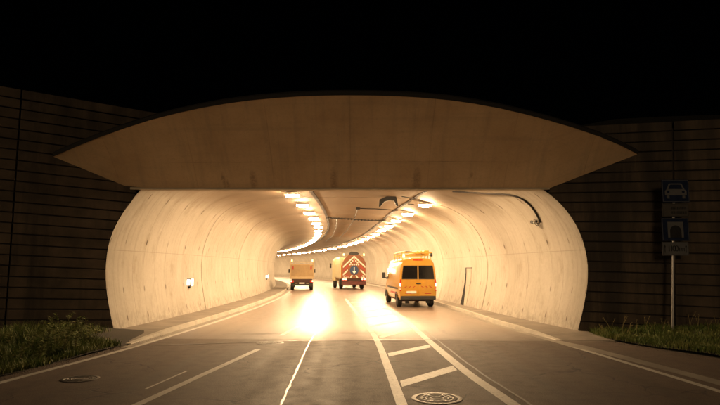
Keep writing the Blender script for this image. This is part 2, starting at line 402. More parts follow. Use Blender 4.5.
ybars = [(G(403, 384).y, G(458, 368).y), (G(388, 355).y, G(432, 346).y), (G(380, 337.5).y, G(418, 329).y)]
for ya, yb in ybars: bar(ya, yb, .52)
for k in range(1, 9): bar(ybars[2][0] + 3.3 * k, ybars[2][1] + 3.1 * k, .55)
# lane dashes
for a, b in (((137, 405), (258, 349.5)), ((281, 335.5), (298, 326.5)), ((309, 318), (316, 312))):
    pa, pb = G(*a), G(*b)
    if a[1] == 405: pa = pa + (pa - pb) * .25
    strip('lane_dash', dense([pa, pb], .4), .15, .004, PAINT, road)
for k in range(6):
    s0 = 16 + k * 9.0
    strip('lane_dash', [pos(s0 + j, -1.95 - .02 * (s0 + j)) for j in range(5)], .14, .004, PAINT, road)
strip('lane_dash', dense([G(146, 389), G(187, 371)], .4), .05, .004, PAINT, road)
# bitumen seals (a wandering crack, joints across the road, seam along the hatch)
rnd = random.Random(3)
seam = [p + Vector((rnd.uniform(-.009, .009), 0, 0)) for p in dense([G(278, 412), G(281, 405), G(296, 372), G(309, 343), G(316, 333), G(322, 318)], .22)]
strip('crack_seal', seam, [rnd.uniform(.026, .05) for _ in seam], .0075, BITUMEN, road)
for (a, b, w) in (((150, 345.5), (300, 340.5), .12), ((300, 340.5), (478, 339.5), .10), ((232, 334), (420, 332), .07)):
    q = [p + Vector((0, rnd.uniform(-.03, .03), 0)) for p in dense([G(*a), G(*b)], .3)]
    strip('joint_seal', q, [w * rnd.uniform(.6, 1.3) for _ in q], .0075 if w != .07 else .0082, BITUMEN, road)
q = [p + Vector((.26 + rnd.uniform(-.012, .012), 0, 0)) for p in hrc if p.y < 19]
strip('joint_seal', q, .045, .0075, BITUMEN, road)
# gutter strips beside the kerbs
def band(name, f0, f1, z, mat, y0, y1, parent=None, n=90):
    rows = []
    for i in range(n + 1):
        y = y0 + (y1 - y0) * (i / n) ** 1.6; s = s_of_y(y); rows.append([pos(s, f0(y), z), pos(s, f1(y), z)])
    return MB().grid(rows).build(name, mat, parent, fix=False)
band('gutter', lambda y: -5.78, lambda y: -5.5, .004, GUT, 14.5, 165, road)
band('gutter', lambda y: k_right(y) - (.24 if y > 15 else .1), lambda y: k_right(y) + (0 if y > 16.5 else .25), .0045, GUT, -10, 165, road)
# walkways with kerb stones
def walkway(name, fin, fout, y0, y1, side, ramp_len=2.4):
    rows = []
    n = 110
    for i in range(n + 1):
        y = y0 + (y1 - y0) * (i / n) ** 1.6; s = s_of_y(y)
        a, b = fin(y), fout(y)
        zt = .118 - max(0, 1 - (y - y0) / ramp_len) * .112
        rows.append([pos(s, a + (b - a) * k / 3, zt) for k in range(4)])
    m = MB().grid(rows)
    m.add([rows[0][0], rows[0][3], Vector(rows[0][3]) - Vector((0, 0, .14)), Vector(rows[0][0]) - Vector((0, 0, .14))], [(0, 1, 2, 3)])
    o = tag(m.build(name, WALK, fix=False), kind='structure')
    y = y0; k = 0
    while y < 62:
        L = 1.5; sa, sb = s_of_y(y), s_of_y(y + L - .012)
        da, db = fin(y), fin(y + L); w = .17 * side
        sink = max(0, 1 - (y - y0) / ramp_len) * .105; sink2 = max(0, 1 - (y + L - y0) / ramp_len) * .105
        p = [pos(sa, da - w, .002), pos(sb, db - w, .002), pos(sb, db, .002), pos(sa, da, .002)]
        q = [pos(sa, da - w * .85, .125 - sink), pos(sb, db - w * .85, .125 - sink2), pos(sb, db + .004 * side, .125 - sink2), pos(sa, da + .004 * side, .125 - sink)]
        MB().hexa(p + q).build('kerb_stone', KERB, o); y += L; k += 1
    rows = []
    for i in range(50):
        yy = y + (y1 - y) * i / 49; s = s_of_y(yy); w = .17 * side
        rows.append([pos(s, fin(yy) - w, .002), pos(s, fin(yy) - w * .85, .125), pos(s, fin(yy), .125)])
    MB().grid(rows).build('far_kerb', KERB, o)
    return o
walkway('walkway_left', lambda y: -5.78 - .17, lambda y: d_left(y) - .3, 15.2, 165, -1)
walkway('walkway_right', lambda y: k_right(y) + .17, lambda y: d_right(y) + .3, 16.6, 165, 1)

# ================================================================== TUNNEL
PL = [(0, 0), (-.15, .7), (-.27, 1.45), (-.31, 2.2), (-.24, 2.95), (-.04, 3.6), (.25, 4.18), (.6, 4.63), (1.15, 5.0), (2.05, 5.27), (3.2, 5.41)]
PR = [(0, 0), (-.19, .75), (-.35, 1.6), (-.36, 2.4), (-.19, 3.2), (.17, 3.92), (.66, 4.47), (1.45, 4.92), (2.45, 5.22), (3.4, 5.38)]
def densify(p):
    c = curve([(a, 0, b) for a, b in p], 3 * (len(p) - 1)); return [(q.x, q.z) for q in c]
PLd, PRd = densify(PL), densify(PR)
AL, AR = rad(30), rad(20); XL, XR = -7.5, 6.35
def y_rim(x):
    if x < XL: return YP - (XL - x) * math.tan(AL)
    if x > XR: return YP - (x - XR) * math.tan(AR)
    return YP
tunnel = thing('road_tunnel', (0, YP, 0), 'long road tunnel lined with pale concrete rings, bending left', 'tunnel')
S0 = s_of_y(YP); RING = 8.55
allv, allf = [], []
def section(s, t0):
    y = ys(s); dl, dr = d_left(y), d_right(y); pts = []
    prof = [(dl + o, h) for o, h in PLd]
    a, b = prof[-1], (dr - PRd[-1][0], PRd[-1][1])
    prof += [(a[0] + (b[0] - a[0]) * k / 6, a[1] + (b[1] - a[1]) * k / 6 + .04 * math.sin(math.pi * k / 6)) for k in range(1, 6)]
    prof += [(dr - o, h) for o, h in reversed(PRd)]
    for d, h in prof:
        p = pos(s, d, h)
        if t0 > 0:
            p.y += (y_rim(p.x) - p.y) * t0
        pts.append(p)
    return pts, prof
for k in range(21):
    sa, sb = S0 + k * RING + (.0 if k == 0 else .035), S0 + (k + 1) * RING - .035
    n = 8; m = MB(); uvs = []; rows = []
    for i in range(n + 1):
        s = sa + (sb - sa) * i / n
        pts, prof = section(s, (1 - i / n) ** 2 if k == 0 else 0)
        rows.append(pts); uvs += [(s, h) for d, h in prof]
    # returns into the joint at both ends
    cen = lambda r: Vector((sum(p.x for p in r) / len(r), sum(p.y for p in r) / len(r), 2.4))
    def ret(r):
        c = cen(r); return [p + (p - c).normalized() * .2 for p in r]
    rows = [rows[0] if k == 0 else ret(rows[0])] + rows + [ret(rows[-1])]
    npf = len(rows[0]); uvs = uvs[:npf] + uvs + uvs[-npf:]
    m.grid(rows)
    me = bpy.data.meshes.new('lining_ring'); me.from_pydata([tuple(p) for p in m.v], [], [tuple(reversed(f)) for f in m.f])
    ul = me.uv_layers.new(name='UVMap')
    for lp in me.loops: ul.data[lp.index].uv = uvs[lp.vertex_index]
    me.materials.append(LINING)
    me.polygons.foreach_set('use_smooth', [True] * len(me.polygons)); me.set_sharp_from_angle(angle=rad(45))
    o = bpy.data.objects.new('lining_ring', me); COL.objects.link(o); o.parent = tunnel
    o.matrix_parent_inverse = Matrix.Translation((0, -YP, 0))
    off = len(allv); allv += [Vector(p) for p in m.v]; allf += [tuple(i + off for i in f) for f in m.f]
BVH = BVHTree.FromPolygons(allv, allf)
def hit(px, py):
    loc, nrm, i, d = BVH.ray_cast(EYE, ray(px, py)); 
    if nrm.dot(EYE - loc) < 0: nrm = -nrm
    return loc, nrm

# ------------------------------------------------------------------ wing walls of stacked panels
rim_pts, _ = section(S0, 1.0)
rim_l = [(p.z, p.x) for p in rim_pts[:len(PLd)]]; rim_r = [(p.z, p.x) for p in reversed(rim_pts[-len(PRd):])]
def wing(side):
    A = AL if side < 0 else AR; X0 = XL if side < 0 else XR
    dirv = Vector((side * math.cos(A), -math.sin(A), 0)); back = Vector((side * math.sin(A), math.cos(A), 0)); base = Vector((X0, YP, 0))
    if side < 0: lab = 'dark grooved concrete wing wall left of the tunnel mouth behind the weeds'
    else: lab = 'dark grooved concrete wing wall right of the tunnel mouth behind the traffic sign'
    w = thing('wing_wall', base, lab, 'wall', 'wing walls beside the tunnel mouth')
    tilt = .045 if side < 0 else -.03; lean = 0 if side < 0 else .05
    def tin(h):
        if h > 5.6: return -3.4
        if h > 4.62: return .0
        x = interp(max(0, h), rim_l if side < 0 else rim_r); return max(-.2, (X0 - x) / -math.cos(A) * -1 if side < 0 else (x - X0) / math.cos(A))
    ch = .315; gap = .034
    joints = [None, 3.25, 6.3, 9.4, 12.5]
    for c in range(-2, 23 if side < 0 else 21):
        z0, z1 = c * ch + .1, (c + 1) * ch + .1 - gap
        for j in range(4):
            if j == 0:
                ta0, ta1 = tin(z0) + .02, tin(z1) + .02
            else: ta0 = joints[j] + lean * z0 + .02; ta1 = joints[j] + lean * z1 + .02
            tb0 = joints[j + 1] + lean * z0 - .02; tb1 = joints[j + 1] + lean * z1 - .02
            def P(t, z, b): return dirv * t + Vector((0, 0, z + tilt * t)) + back * b
            q = random.uniform(-.012, .012)
            f = [P(ta0, z0, q), P(tb0, z0, q), P(tb1, z1, q), P(ta1, z1, q)]
            if max(p.z for p in f) < -.02: continue
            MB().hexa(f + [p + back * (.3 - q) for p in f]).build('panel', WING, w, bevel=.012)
    hs = [-.1 + .25 * k for k in range(20)]
    rows = [[dirv * (tin(h) + .0) + back * .07 + Vector((0, 0, h)), dirv * 12.6 + back * .07 + Vector((0, 0, h))] for h in hs] + [[back * .07 + Vector((0, 0, 4.7)), dirv * 12.6 + back * .07 + Vector((0, 0, 4.7))], [back * .07 + Vector((0, 0, 5.7)), dirv * 12.6 + back * .07 + Vector((0, 0, 5.7))], [dirv * -3.4 + back * .07 + Vector((0, 0, 5.71)), dirv * 12.6 + back * .07 + Vector((0, 0, 5.71))], [dirv * -3.4 + back * .07 + Vector((0, 0, 6.5)), dirv * 12.6 + back * .07 + Vector((0, 0, 7.0 if side < 0 else 6.2))]]
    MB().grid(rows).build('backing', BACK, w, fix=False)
    return w, dirv, back, base
wl_, dl_, bl_, basel = wing(-1); wr_, dr_, br_, baser = wing(1)

# ------------------------------------------------------------------ hood over the portal
arc_px = [(53, 156.5), (75, 147), (100, 137), (125, 128), (150, 120), (175, 113.5), (200, 108), (225, 103.6), (250, 100.2), (275, 97.8), (300, 96.2), (325, 95.3), (350, 95), (375, 95.3), (400, 96.1), (425, 97.6), (450, 100), (475, 103.6), (500, 108.2), (525, 114), (550, 120.6), (575, 128), (600, 136.5), (620, 145), (638, 154)]
def wing_hit(px, py, dirv, back, base):
    r = ray(px, py); n = back; t = (base - EYE - n * .02).dot(n) / r.dot(n); return EYE + r * t
tipL = wing_hit(53, 156.5, dl_, bl_, basel); tipR = wing_hit(638, 154, dr_, br_, baser)
LIN = 4.65
cL = on_y(130, 188, YP - .03); cR = on_y(550, 188, YP - .03); cL.z = cR.z = (cL.z + cR.z) / 2
top, low = [], []
for (px, py) in arc_px:
    u = (px - 53) / (638 - 53); yt = tipL.y + (tipR.y - tipL.y) * u
    top.append(on_y(px, py, yt + (15.7 - yt) * (4 * u * (1 - u)) ** .8))
    if px <= 130: low.append(tipL.lerp(cL, (px - 53) / (130 - 53)))
    elif px >= 550: low.append(cR.lerp(tipR, (px - 550) / (638 - 550)))
    else: low.append(cL.lerp(cR, (px - 130) / 420))
hood = thing('portal_hood', (0, YP, 0), 'broad curved concrete hood over the tunnel mouth, pointed at both ends', 'canopy')
HI = Matrix.Translation((0, -YP, 0))
def hp(o): o.matrix_parent_inverse = HI; return o
rows = []
NV = 10
for k in range(NV + 1):
    t = k / NV
    rows.append([low[i].lerp(top[i], t) + Vector((0, .22, .14)) * math.sin(math.pi * t) * min(1, (top[i] - low[i]).length / 2.2) * .3 for i in range(len(top))])
so = hp(MB().grid(rows).build('soffit', HOODU, hood, smooth=True, fix=False))
ul = so.data.uv_layers.new(name='UVMap'); nc = len(top)
for lp in so.data.loops:
    r_, c_ = divmod(lp.vertex_index, nc); ul.data[lp.index].uv = (rows[r_][c_].x, (rows[r_][c_] - rows[0][c_]).length)
# rim: front fascia then roof slab running back to the head wall
rim = [[p + Vector((0, -.012, -.01)) for p in top], [p + Vector((0, -.03, .10)) for p in top], [p + Vector((0, .05, .17)) for p in top], [Vector((p.x, YP + .25, p.z + .2)) for p in top]]
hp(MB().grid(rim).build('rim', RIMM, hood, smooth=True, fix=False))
# drip nosing along the lintel
nose = MB(); nose.hexa([cL + Vector((0, -.01, -.05)), cR + Vector((0, -.01, -.05)), cR + Vector((0, -.01, .03)), cL + Vector((0, -.01, .03)),
                        cL + Vector((0, .35, -.05)), cR + Vector((0, .35, -.05)), cR + Vector((0, .35, .03)), cL + Vector((0, .35, .03))])
hp(nose.build('lintel_edge', HOODM, hood, bevel=.012))
hw = MB().box(((cL.x + cR.x) / 2, YP + .26, 5.55), (cR.x - cL.x + .25, .34, 1.7))
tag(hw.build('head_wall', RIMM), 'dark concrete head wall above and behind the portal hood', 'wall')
# earth bank above the portal
bank = MB().grid([[(x, 18.9 + max(0, (abs(x) - 7)) * -.40, 8.3 + .4 * math.sin(x * .3)), ] and [(x, 18.9 - max(0, (abs(x) - 7.3)) * .42 + k * 3.5, 6.0 + k * 1.0 + .2 * math.sin(x * .7 + k)) for k in range(5)] for x in range(-22, 23, 2)])
tag(bank.build('bank', plain('bank_soil', (.010, .009, .007), .95, 0, .4, 1), fix=False), kind='structure')

# ------------------------------------------------------------------ ceiling lamps
def lamp_proto():
    L = thing('ceiling_light', (0, 0, 0), '', '')
    hz = MB().box((0, 0, .04), (.68, .38, .08), taper=.86).build('housing', HOUSING, L, bevel=.015)
    n = 20; outl = [(.31 * math.copysign(abs(math.cos(a)) ** .6, math.cos(a)), .15 * math.copysign(abs(math.sin(a)) ** .6, math.sin(a))) for a in [2 * math.pi * k / n for k in range(n)]]
    m = MB(); vs = []
    for sc_, z in ((1, .0), (1.0, -.04), (.86, -.085), (.5, -.11)): vs += [(x * sc_, y * sc_, z) for x, y in outl]
    fs = [(i * n + k, i * n + (k + 1) % n, (i + 1) * n + (k + 1) % n, (i + 1) * n + k) for i in range(3) for k in range(n)] + [tuple(range(3 * n, 4 * n))]
    m.add(vs, fs).build('lens', LENS, L, smooth=True)
    for sx in (-1, 1): MB().box((sx * .28, 0, .115), (.04, .08, .08)).build('bracket', STEEL, L)
    return L
proto = lamp_proto(); first = True
LENSD = []
for m_ in (LENS2, LENS3):
    d_ = [c for c in proto.children if c.name.startswith('lens')][0].data.copy(); d_.materials[0] = m_; LENSD.append(d_)
for row, name in ((-1, 'left'), (1, 'right')):
    k = 0; s = s_of_y(20.6)
    while s < 150:
        y = ys(s); d = -2.95 if row < 0 else d_right(y) - 2.5; hgt = 5.27 if row < 0 else 5.09
        if row > 0 and k == 0: d, hgt = 3.4, 5.24
        o = proto if first else copy_tree(proto); first = False
        o.location = pos(s, d, hgt)
        for ch in o.children:      # the deeper zones run at lower power
            if ch.name.startswith('lens') and k >= 6:
                ch.data = LENSD[0 if k < 11 else 1]
        o.rotation_euler = (0, 0, heading(s) - (0 if row < 0 else .04 if y < 38 else 0))
        vis = k - 1
        if vis < 0: lab = f'bright oval ceiling lamp tucked behind the hood edge at the start of the {name} row'
        elif vis < 9: lab = f'bright oval tunnel ceiling lamp, {ORD[vis]} in view from the portal in the {name} row'
        else: lab = f'small far tunnel ceiling lamp in the curving {name} row near its distant end'
        tag(o, lab, 'ceiling lamp', f'lamps of the {name} ceiling row')
        s += 4.0 if row < 0 else 4.55 if k else 6.35; k += 1
# ------------------------------------------------------------------ cable trays and pipes on the ceiling
def ceil_h(px, py): 
    l, n = hit(px, py); return l + n * .05
for row, lab in ((-1, 'long dark cable tray along the ceiling right of the left lamp row'), (1, 'long dark cable tray along the ceiling left of the right lamp row')):
    t = thing('cable_tray', (0, YP, 0), lab, 'cable tray', 'cable trays along the tunnel ceiling')
    rows = []; s = S0 + 1; cover = []
    while s < 130:
        y = ys(s); d = -2.1 if row < 0 else d_right(y) - 3.15; z = 5.385 if row < 0 else 5.325
        rows.append([pos(s, d - .075, z + .06), pos(s, d - .075, z), pos(s, d + .075, z), pos(s, d + .075, z + .06)]); s += 1.0
    hp(MB().grid(rows).build('channel', TRAY, t, fix=False))
    for i in range(2, 60, 3):
        a = rows[i]; c = (a[1] + a[2]) / 2
        hp(MB().box((c.x, c.y, c.z + .02), (.20, .04, .05), heading(S0 + 1 + i)).build('hanger', STEEL, t))
def pipe(pxs, r, lab, name='conduit', extra=0):
    pts = [ceil_h(*p) for p in dense2(pxs)]
    o = MB().tube(pts, r, 6).build(name, CABLE, smooth=True); return tag(o, lab, 'conduit')
def dense2(p, n=6):
    out = []
    for a, b in zip(p, p[1:]): out += [(a[0] + (b[0] - a[0]) * k / n, a[1] + (b[1] - a[1]) * k / n) for k in range(n)]
    return out + [p[-1]]
cr = thing('cross_pipe', (0, 0, 0), 'dark pipe with clamps crossing the ceiling between the cable trays', 'pipe')
cp = [ceil_h(*p) for p in dense2([(326, 217), (345, 218), (365, 219.5), (386, 220)])]
MB().tube(cp, .035, 6).build('pipe', CABLE, cr, smooth=True)
for i in range(1, len(cp) - 1, 1): MB().box(cp[i], (.10, .09, .13)).build('clamp', DARKM, cr)
pipe([(358, 207.5), (375, 208), (398, 209.5)], .03, 'thin straight conduit crossing the ceiling below the dark bracket')
pipe([(358, 207.5), (354, 219), (347, 230), (340, 237)], .025, 'thin conduit running from junction box away down the ceiling middle')
pipe([(337, 218), (336, 227), (333, 235), (326, 241)], .03, 'thin curved conduit beside the left cable tray past the cross pipe')
pipe([(402, 195.5), (412, 197), (420, 198)], .022, 'short conduit from the right tray to the first right lamp')
pipe([(408, 203), (414, 203.5)], .02, 'short stub conduit between right tray and second right lamp')
p0 = ceil_h(358, 207.5)
jb = MB().box((p0.x, p0.y, p0.z), (.22, .22, .14)).build('junction_box', DARKM, bevel=.01); tag(jb, 'small dark junction box on the ceiling left of the bracket', 'junction box')
# dark bent bracket hanging from the ceiling
bp = [(379, 206.5), (379.5, 199.5), (389, 195.5), (390, 194.3), (395, 194.3), (396, 196), (398.5, 206), (396.5, 206), (394, 200.5), (390, 199.8), (384.5, 201.5), (380.5, 206.5)]
yb = ceil_h(388, 193.5).y + 1.0
poly = [on_y(x, y, yb) for x, y in bp]
br = thing('ceiling_bracket', (poly[3].x, yb, 5.0), 'dark arched metal bracket hanging from the ceiling beside the right cable tray', 'bracket')
loc = Vector(br.location)
MB().prism([p - loc for p in poly], (0, .22, 0)).build('arch', DARKM, br)
tp = (poly[3] + poly[4]) / 2
MB().tube([tp - loc + Vector((0, .11, -.02)), Vector((tp.x, yb + .11, 5.42)) - loc], .03, 6).build('hanger_rod', DARKM, br)
# ------------------------------------------------------------------ cable and camera on the right haunch
cpx = [(453, 190.6), (470, 191.8), (490, 193), (508, 194), (520, 197), (529, 203), (535, 210), (539, 217), (541, 222)]
def onw(px, py, o=.035): l, n = hit(px, py); return l + n * o
o = MB().tube(curve([onw(*p) for p in cpx], 48), .035, 6).build('wall_cable', CABLE, smooth=True)
tag(o, 'black cable looping down the right tunnel wall to the monitoring camera', 'cable')
l, nrm = hit(537, 221)
camt = thing('monitoring_camera', l, 'small dark camera with coiled wires on the right tunnel wall', 'camera')
side = nrm.cross(Vector((0, 0, 1))).normalized(); upv = side.cross(nrm).normalized()
if upv.z < 0: upv = -upv
def L2(a, b, c): return side * a + upv * b + nrm * c
MB().tube([L2(0, 0, 0), L2(0, 0, .12)], .04, 8).build('mount', DARKM, camt, smooth=True)
MB().tube([L2(-.10, .02, .17), L2(.12, .06, .15)], .055, 10).build('camera_body', DARKM, camt, smooth=True)
MB().tube([L2(-.135, .015, .175), L2(-.10, .02, .17)], .045, 10).build('camera_lens', WHITEP, camt, smooth=True)
for q in range(3):
    c0 = L2((-.16, .06, .02)[q], (-.02, -.10, .04)[q], .05); r_ = (.10, .09, .07)[q]
    MB().tube([c0 + side * r_ * math.cos(a) + upv * r_ * math.sin(a) * .8 for a in [2 * math.pi * k / 14 + q for k in range(14)]], .011, 5).build('wire_coil', CABLE, camt, smooth=True)
# ------------------------------------------------------------------ emergency door on the right wall
l0, n0 = hit(461.5, 302); l1, n1 = hit(469, 304)
lt, _ = hit(463, 268.5)
nn = Vector((n0.x, n0.y, 0)).normalized(); al = Vector((-nn.y, nn.x, 0))
if al.y < 0: al = -al
dw = .95; dh = lt.z - .1
door = thing('emergency_door', (l0.x, l0.y, .118), 'narrow upright emergency door with dark edge in the right tunnel wall', 'door')
def D(a, z, o): return -al * a + Vector((0, 0, z)) + nn * o
yo = l0.y
def wall_off(a, z):
    w = Vector((l0.x, l0.y, .118)) + D(a, z, 0)
    loc, nr, i, dd = BVH.ray_cast(w + nn * 3, -nn)
    return 3 - dd
zz = [0, .25, .5, .8, 1.1, 1.4, 1.7, dh]
def W(a, z, o): return D(a, z, wall_off(a, z) + o)
def patch(nm, mt, fa, fb, o, th=.03):
    front = [[W(fa(z) + (fb(z) - fa(z)) * k / 3, z, o) for k in range(4)] for z in zz]
    m = MB().grid(front)
    for c_ in (0, 3): m.grid([[r[c_], r[c_] - nn * th] for r in front])
    return m.build(nm, mt, door, fix=False)
dlf = patch('door_leaf', plain('door_paint', (.47, .42, .35), .6, 0, .2, 2), lambda z: .02, lambda z: dw, .016)
patch('door_gap', plain('gap_dark', (.012, .009, .007), .95, 0, .2, 2), lambda z: -.07, lambda z: .07 + .5 * max(0, 1 - z / dh) ** 1.7, .024)
MB().hexa([W(-.06, dh, .03), W(dw + .03, dh, .03), W(dw + .03, dh + .035, .03), W(-.06, dh + .035, .03)] + [W(-.06, dh, -.03), W(dw + .03, dh, -.03), W(dw + .03, dh + .035, -.03), W(-.06, dh + .035, -.03)]).build('lintel', DARKM, door)
MB().box(W(.82, 1.05, .05), (.03, .12, .03), math.atan2(al.y, al.x) - math.pi / 2).build('handle', STEEL, dlf)
# ------------------------------------------------------------------ lit boxes on the left wall
for (px, py, lab) in ((188, 283, 'bright white box lamp on the left tunnel wall nearest the portal'), (266, 277, 'smaller far white box lamp on the left wall near the bend')):
    l, n = hit(px, py); hn = Vector((n.x, n.y, 0)).normalized(); a = math.atan2(hn.y, hn.x)
    t = thing('wall_lamp', l, lab, 'wall lamp', 'white box lamps on the left wall', a)
    MB().box((.09, 0, .03), (.20, .20, .34)).build('housing', HOUSING, t, bevel=.01)
    MB().box((.195, 0, .03), (.025, .17, .30)).build('lens', WALLLENS, t, bevel=.006)
    MB().box((.06, -.112, .03), (.10, .02, .24)).build('side_lens', WALLLENS, t)
    MB().box((.06, 0, -.19), (.10, .12, .09)).build('cable_gland', DARKM, t)

# ================================================================== MANHOLES
def manhole(px, py, r, lab, rz=0.0):
    c = G(px, py)
    t = thing('manhole', (c.x, c.y, 0), lab, 'manhole', 'manhole covers in the road', rz)
    n = 32
    MB().lathe([(r, .004), (r, .006), (r * .985, .009), (r * .83, .009), (r * .82, .005), (r * .82, .004)], (0, 0, 0), n=n).build('frame', IRON, t, smooth=True)
    cov = MB().lathe([(r * .78, .004), (r * .78, .007), (r * .70, .008), (r * .68, .0082)], (0, 0, 0), n=n).build('cover', plain('cover_fill', (.17, .15, .13), .7, 0, .4, 12, bmp=.6) if 'cover_fill' not in MATS else MATS['cover_fill'], t)
    for rr in (.66, .48, .28):
        m = MB(); rows = []
        for k in range(n + 1):
            a = 2 * math.pi * k / n; rows.append([(r * q * math.cos(a), r * q * math.sin(a), h) for q, h in ((rr, .008), (rr - .01, .0125), (rr - .06, .0125), (rr - .07, .008))])
        m.grid(rows).build('ring_rib', IRON, cov, fix=False)
    for k in range(6):
        a = k * math.pi / 3; MB().box((r * .58 * math.cos(a), r * .58 * math.sin(a), .009), (.07, .035, .008), a).build('lug', IRON, cov)
    return t
manhole(80, 379, .34, 'worn round manhole cover near the left road edge line')
manhole(437, 398.5, .40, 'ringed iron manhole cover in the hatched area at bottom centre')
manhole(270, 343, .38, 'dark manhole cover at the far end of the white lane dash')

# ================================================================== SIGN POST
sp = G(672, 333, .12); 
ysn = YP - (sp.x - XR) * math.tan(AR) - .75
sp = on_y(672, 332, ysn)
sgn = thing('traffic_sign', (sp.x, sp.y, sp.z - .3), 'blue motor road and tunnel signs on a grey post before the right wing wall', 'traffic sign')
k = ysn * math.sqrt(1) / F
base = Vector(sgn.location)
ptop = on_y(674, 181, ysn) - base; pbot = Vector((0, 0, 0))
MB().tube([pbot, ptop], .038, 12).build('post', STEEL, sgn, smooth=True)
MB().lathe([(.043, 0), (.043, .02), (.02, .035)], ptop, n=12).build('post_cap', BLACKP, sgn)
def plate(x0, y0, x1, y1, mat, nm):
    a = on_y(x0, y1, ysn) - base; b = on_y(x1, y0, ysn) - base; w, h = b.x - a.x, b.z - a.z
    c = Vector(((a.x + b.x) / 2, -.06, (a.z + b.z) / 2))
    o = MB().box((0, 0, 0), (w, .012, h)).build(nm, mat, sgn, bevel=.004); o.location = c
    return o, w, h
def flat(poly, nm, mat, par, y=-.0085, th=.002):
    return MB().prism([(x, y, z) for x, z in poly], (0, -th, 0)).build(nm, mat, par)
def frame(par, w, h, t, mat):
    i = .015
    for (x, z, a, b) in ((0, h / 2 - i - t / 2, w - 2 * i, t), (0, -h / 2 + i + t / 2, w - 2 * i, t), (-w / 2 + i + t / 2, 0, t, h - 2 * i - 2 * t), (w / 2 - i - t / 2, 0, t, h - 2 * i - 2 * t)):
        flat([(x - a / 2, z - b / 2), (x + a / 2, z - b / 2), (x + a / 2, z + b / 2), (x - a / 2, z + b / 2)], 'border', mat, par)
s1, w1, h1 = plate(661.5, 180, 687, 202.5, BLUE, 'motor_road_sign'); frame(s1, w1, h1, .010, SIGNW)
q = w1
flat([(-.40 * q, -.16 * q), (.40 * q, -.16 * q), (.40 * q, .0 * q), (.33 * q, .06 * q), (.25 * q, .25 * q), (.20 * q, .28 * q), (-.20 * q, .28 * q), (-.25 * q, .25 * q), (-.33 * q, .06 * q), (-.40 * q, .0)], 'car_body', SIGNW, s1)
flat([(-.26 * q, .07 * q), (.26 * q, .07 * q), (.20 * q, .22 * q), (.17 * q, .24 * q), (-.17 * q, .24 * q), (-.20 * q, .22 * q)], 'car_windscreen', BLUE, s1, -.0108)
for sx in (-1, 1):
    flat([(sx * .28 * q + .055 * q * math.cos(a), -.035 * q + .05 * q * math.sin(a)) for a in [k_ * math.pi / 6 for k_ in range(12)]], 'car_headlamp', BLUE, s1, -.0108)
    flat([(sx * .29 * q - .05 * q, -.28 * q), (sx * .29 * q + .05 * q, -.28 * q), (sx * .29 * q + .05 * q, -.175 * q), (sx * .29 * q - .05 * q, -.175 * q)], 'car_wheel', SIGNW, s1)
s2, w2, h2 = plate(661.5, 203.6, 687, 217, WING, 'upper_plate')
s2.data.materials[0] = plain('plate_dull', (.07, .062, .055), .6, 0, .2, 6); frame(s2, w2, h2, .008, SIGNK)
rl = random.Random(5)
for row in range(2):     # two rows of lettering too small to read
    x = -.16 * w2
    while x < .40 * w2:
        ww = rl.uniform(.02, .05); z = (.16 - .34 * row) * h2
        flat([(x, z - .10 * h2), (x + ww * .6, z - .10 * h2), (x + ww * .6, z + .09 * h2), (x, z + .09 * h2)], 'letter_stroke', SIGNK, s2); x += ww
s3, w3, h3 = plate(661.5, 218.2, 687, 241, BLUE, 'tunnel_sign'); frame(s3, w3, h3, .010, SIGNW)
flat([(-.29 * w3, -.30 * w3), (.29 * w3, -.30 * w3), (.29 * w3, .28 * w3), (-.29 * w3, .28 * w3)], 'white_field', SIGNW, s3)
flat([(-.21 * w3, -.30 * w3)] + [(-.21 * w3 * math.cos(a), -.06 * w3 + .21 * w3 * math.sin(a)) for a in [k_ * math.pi / 12 for k_ in range(13)]] + [(.21 * w3, -.30 * w3)], 'tunnel_mouth', SIGNK, s3, -.0108)
s4, w4, h4 = plate(661.5, 242.2, 687, 255.5, SIGNW, 'distance_plate'); frame(s4, w4, h4, .008, SIGNK)
for sx in (-1, 1):
    x = sx * .40 * w4
    flat([(x - .012 * w4, -.30 * h4), (x + .012 * w4, -.30 * h4), (x + .012 * w4, .12 * h4), (x - .012 * w4, .12 * h4)], 'arrow_shaft', SIGNK, s4)
    flat([(x - .04 * w4, .12 * h4), (x + .04 * w4, .12 * h4), (x, .34 * h4)], 'arrow_head', SIGNK, s4)
def text(body, size, par, mat, x0, step):
    for i, ch in enumerate(body):
        if ch == ' ': continue
        cu = bpy.data.curves.new('txt', 'FONT'); cu.body = ch; cu.size = size; cu.align_x = 'CENTER'; cu.align_y = 'CENTER'; cu.extrude = .001
        t = bpy.data.objects.new('txt', cu); COL.objects.link(t)
        dg = bpy.context.evaluated_depsgraph_get(); dg.update()
        me = bpy.data.meshes.new_from_object(t.evaluated_get(dg)); bpy.data.objects.remove(t)
        me.materials.clear(); me.materials.append(mat)
        o = bpy.data.objects.new('letter', me); COL.objects.link(o); o.parent = par; o.location = (x0 + step * i, -.0095, 0); o.rotation_euler = (rad(90), 0, 0)
text('1100 m', .62 * h4, s4, SIGNK, -.24 * w4, .096 * w4)
for z in (s1.location.z, s3.location.z, s4.location.z):
    MB().box((s1.location.x * .5 + .0, -.035, z), (.12, .05, .04)).build('clamp', STEEL, sgn)

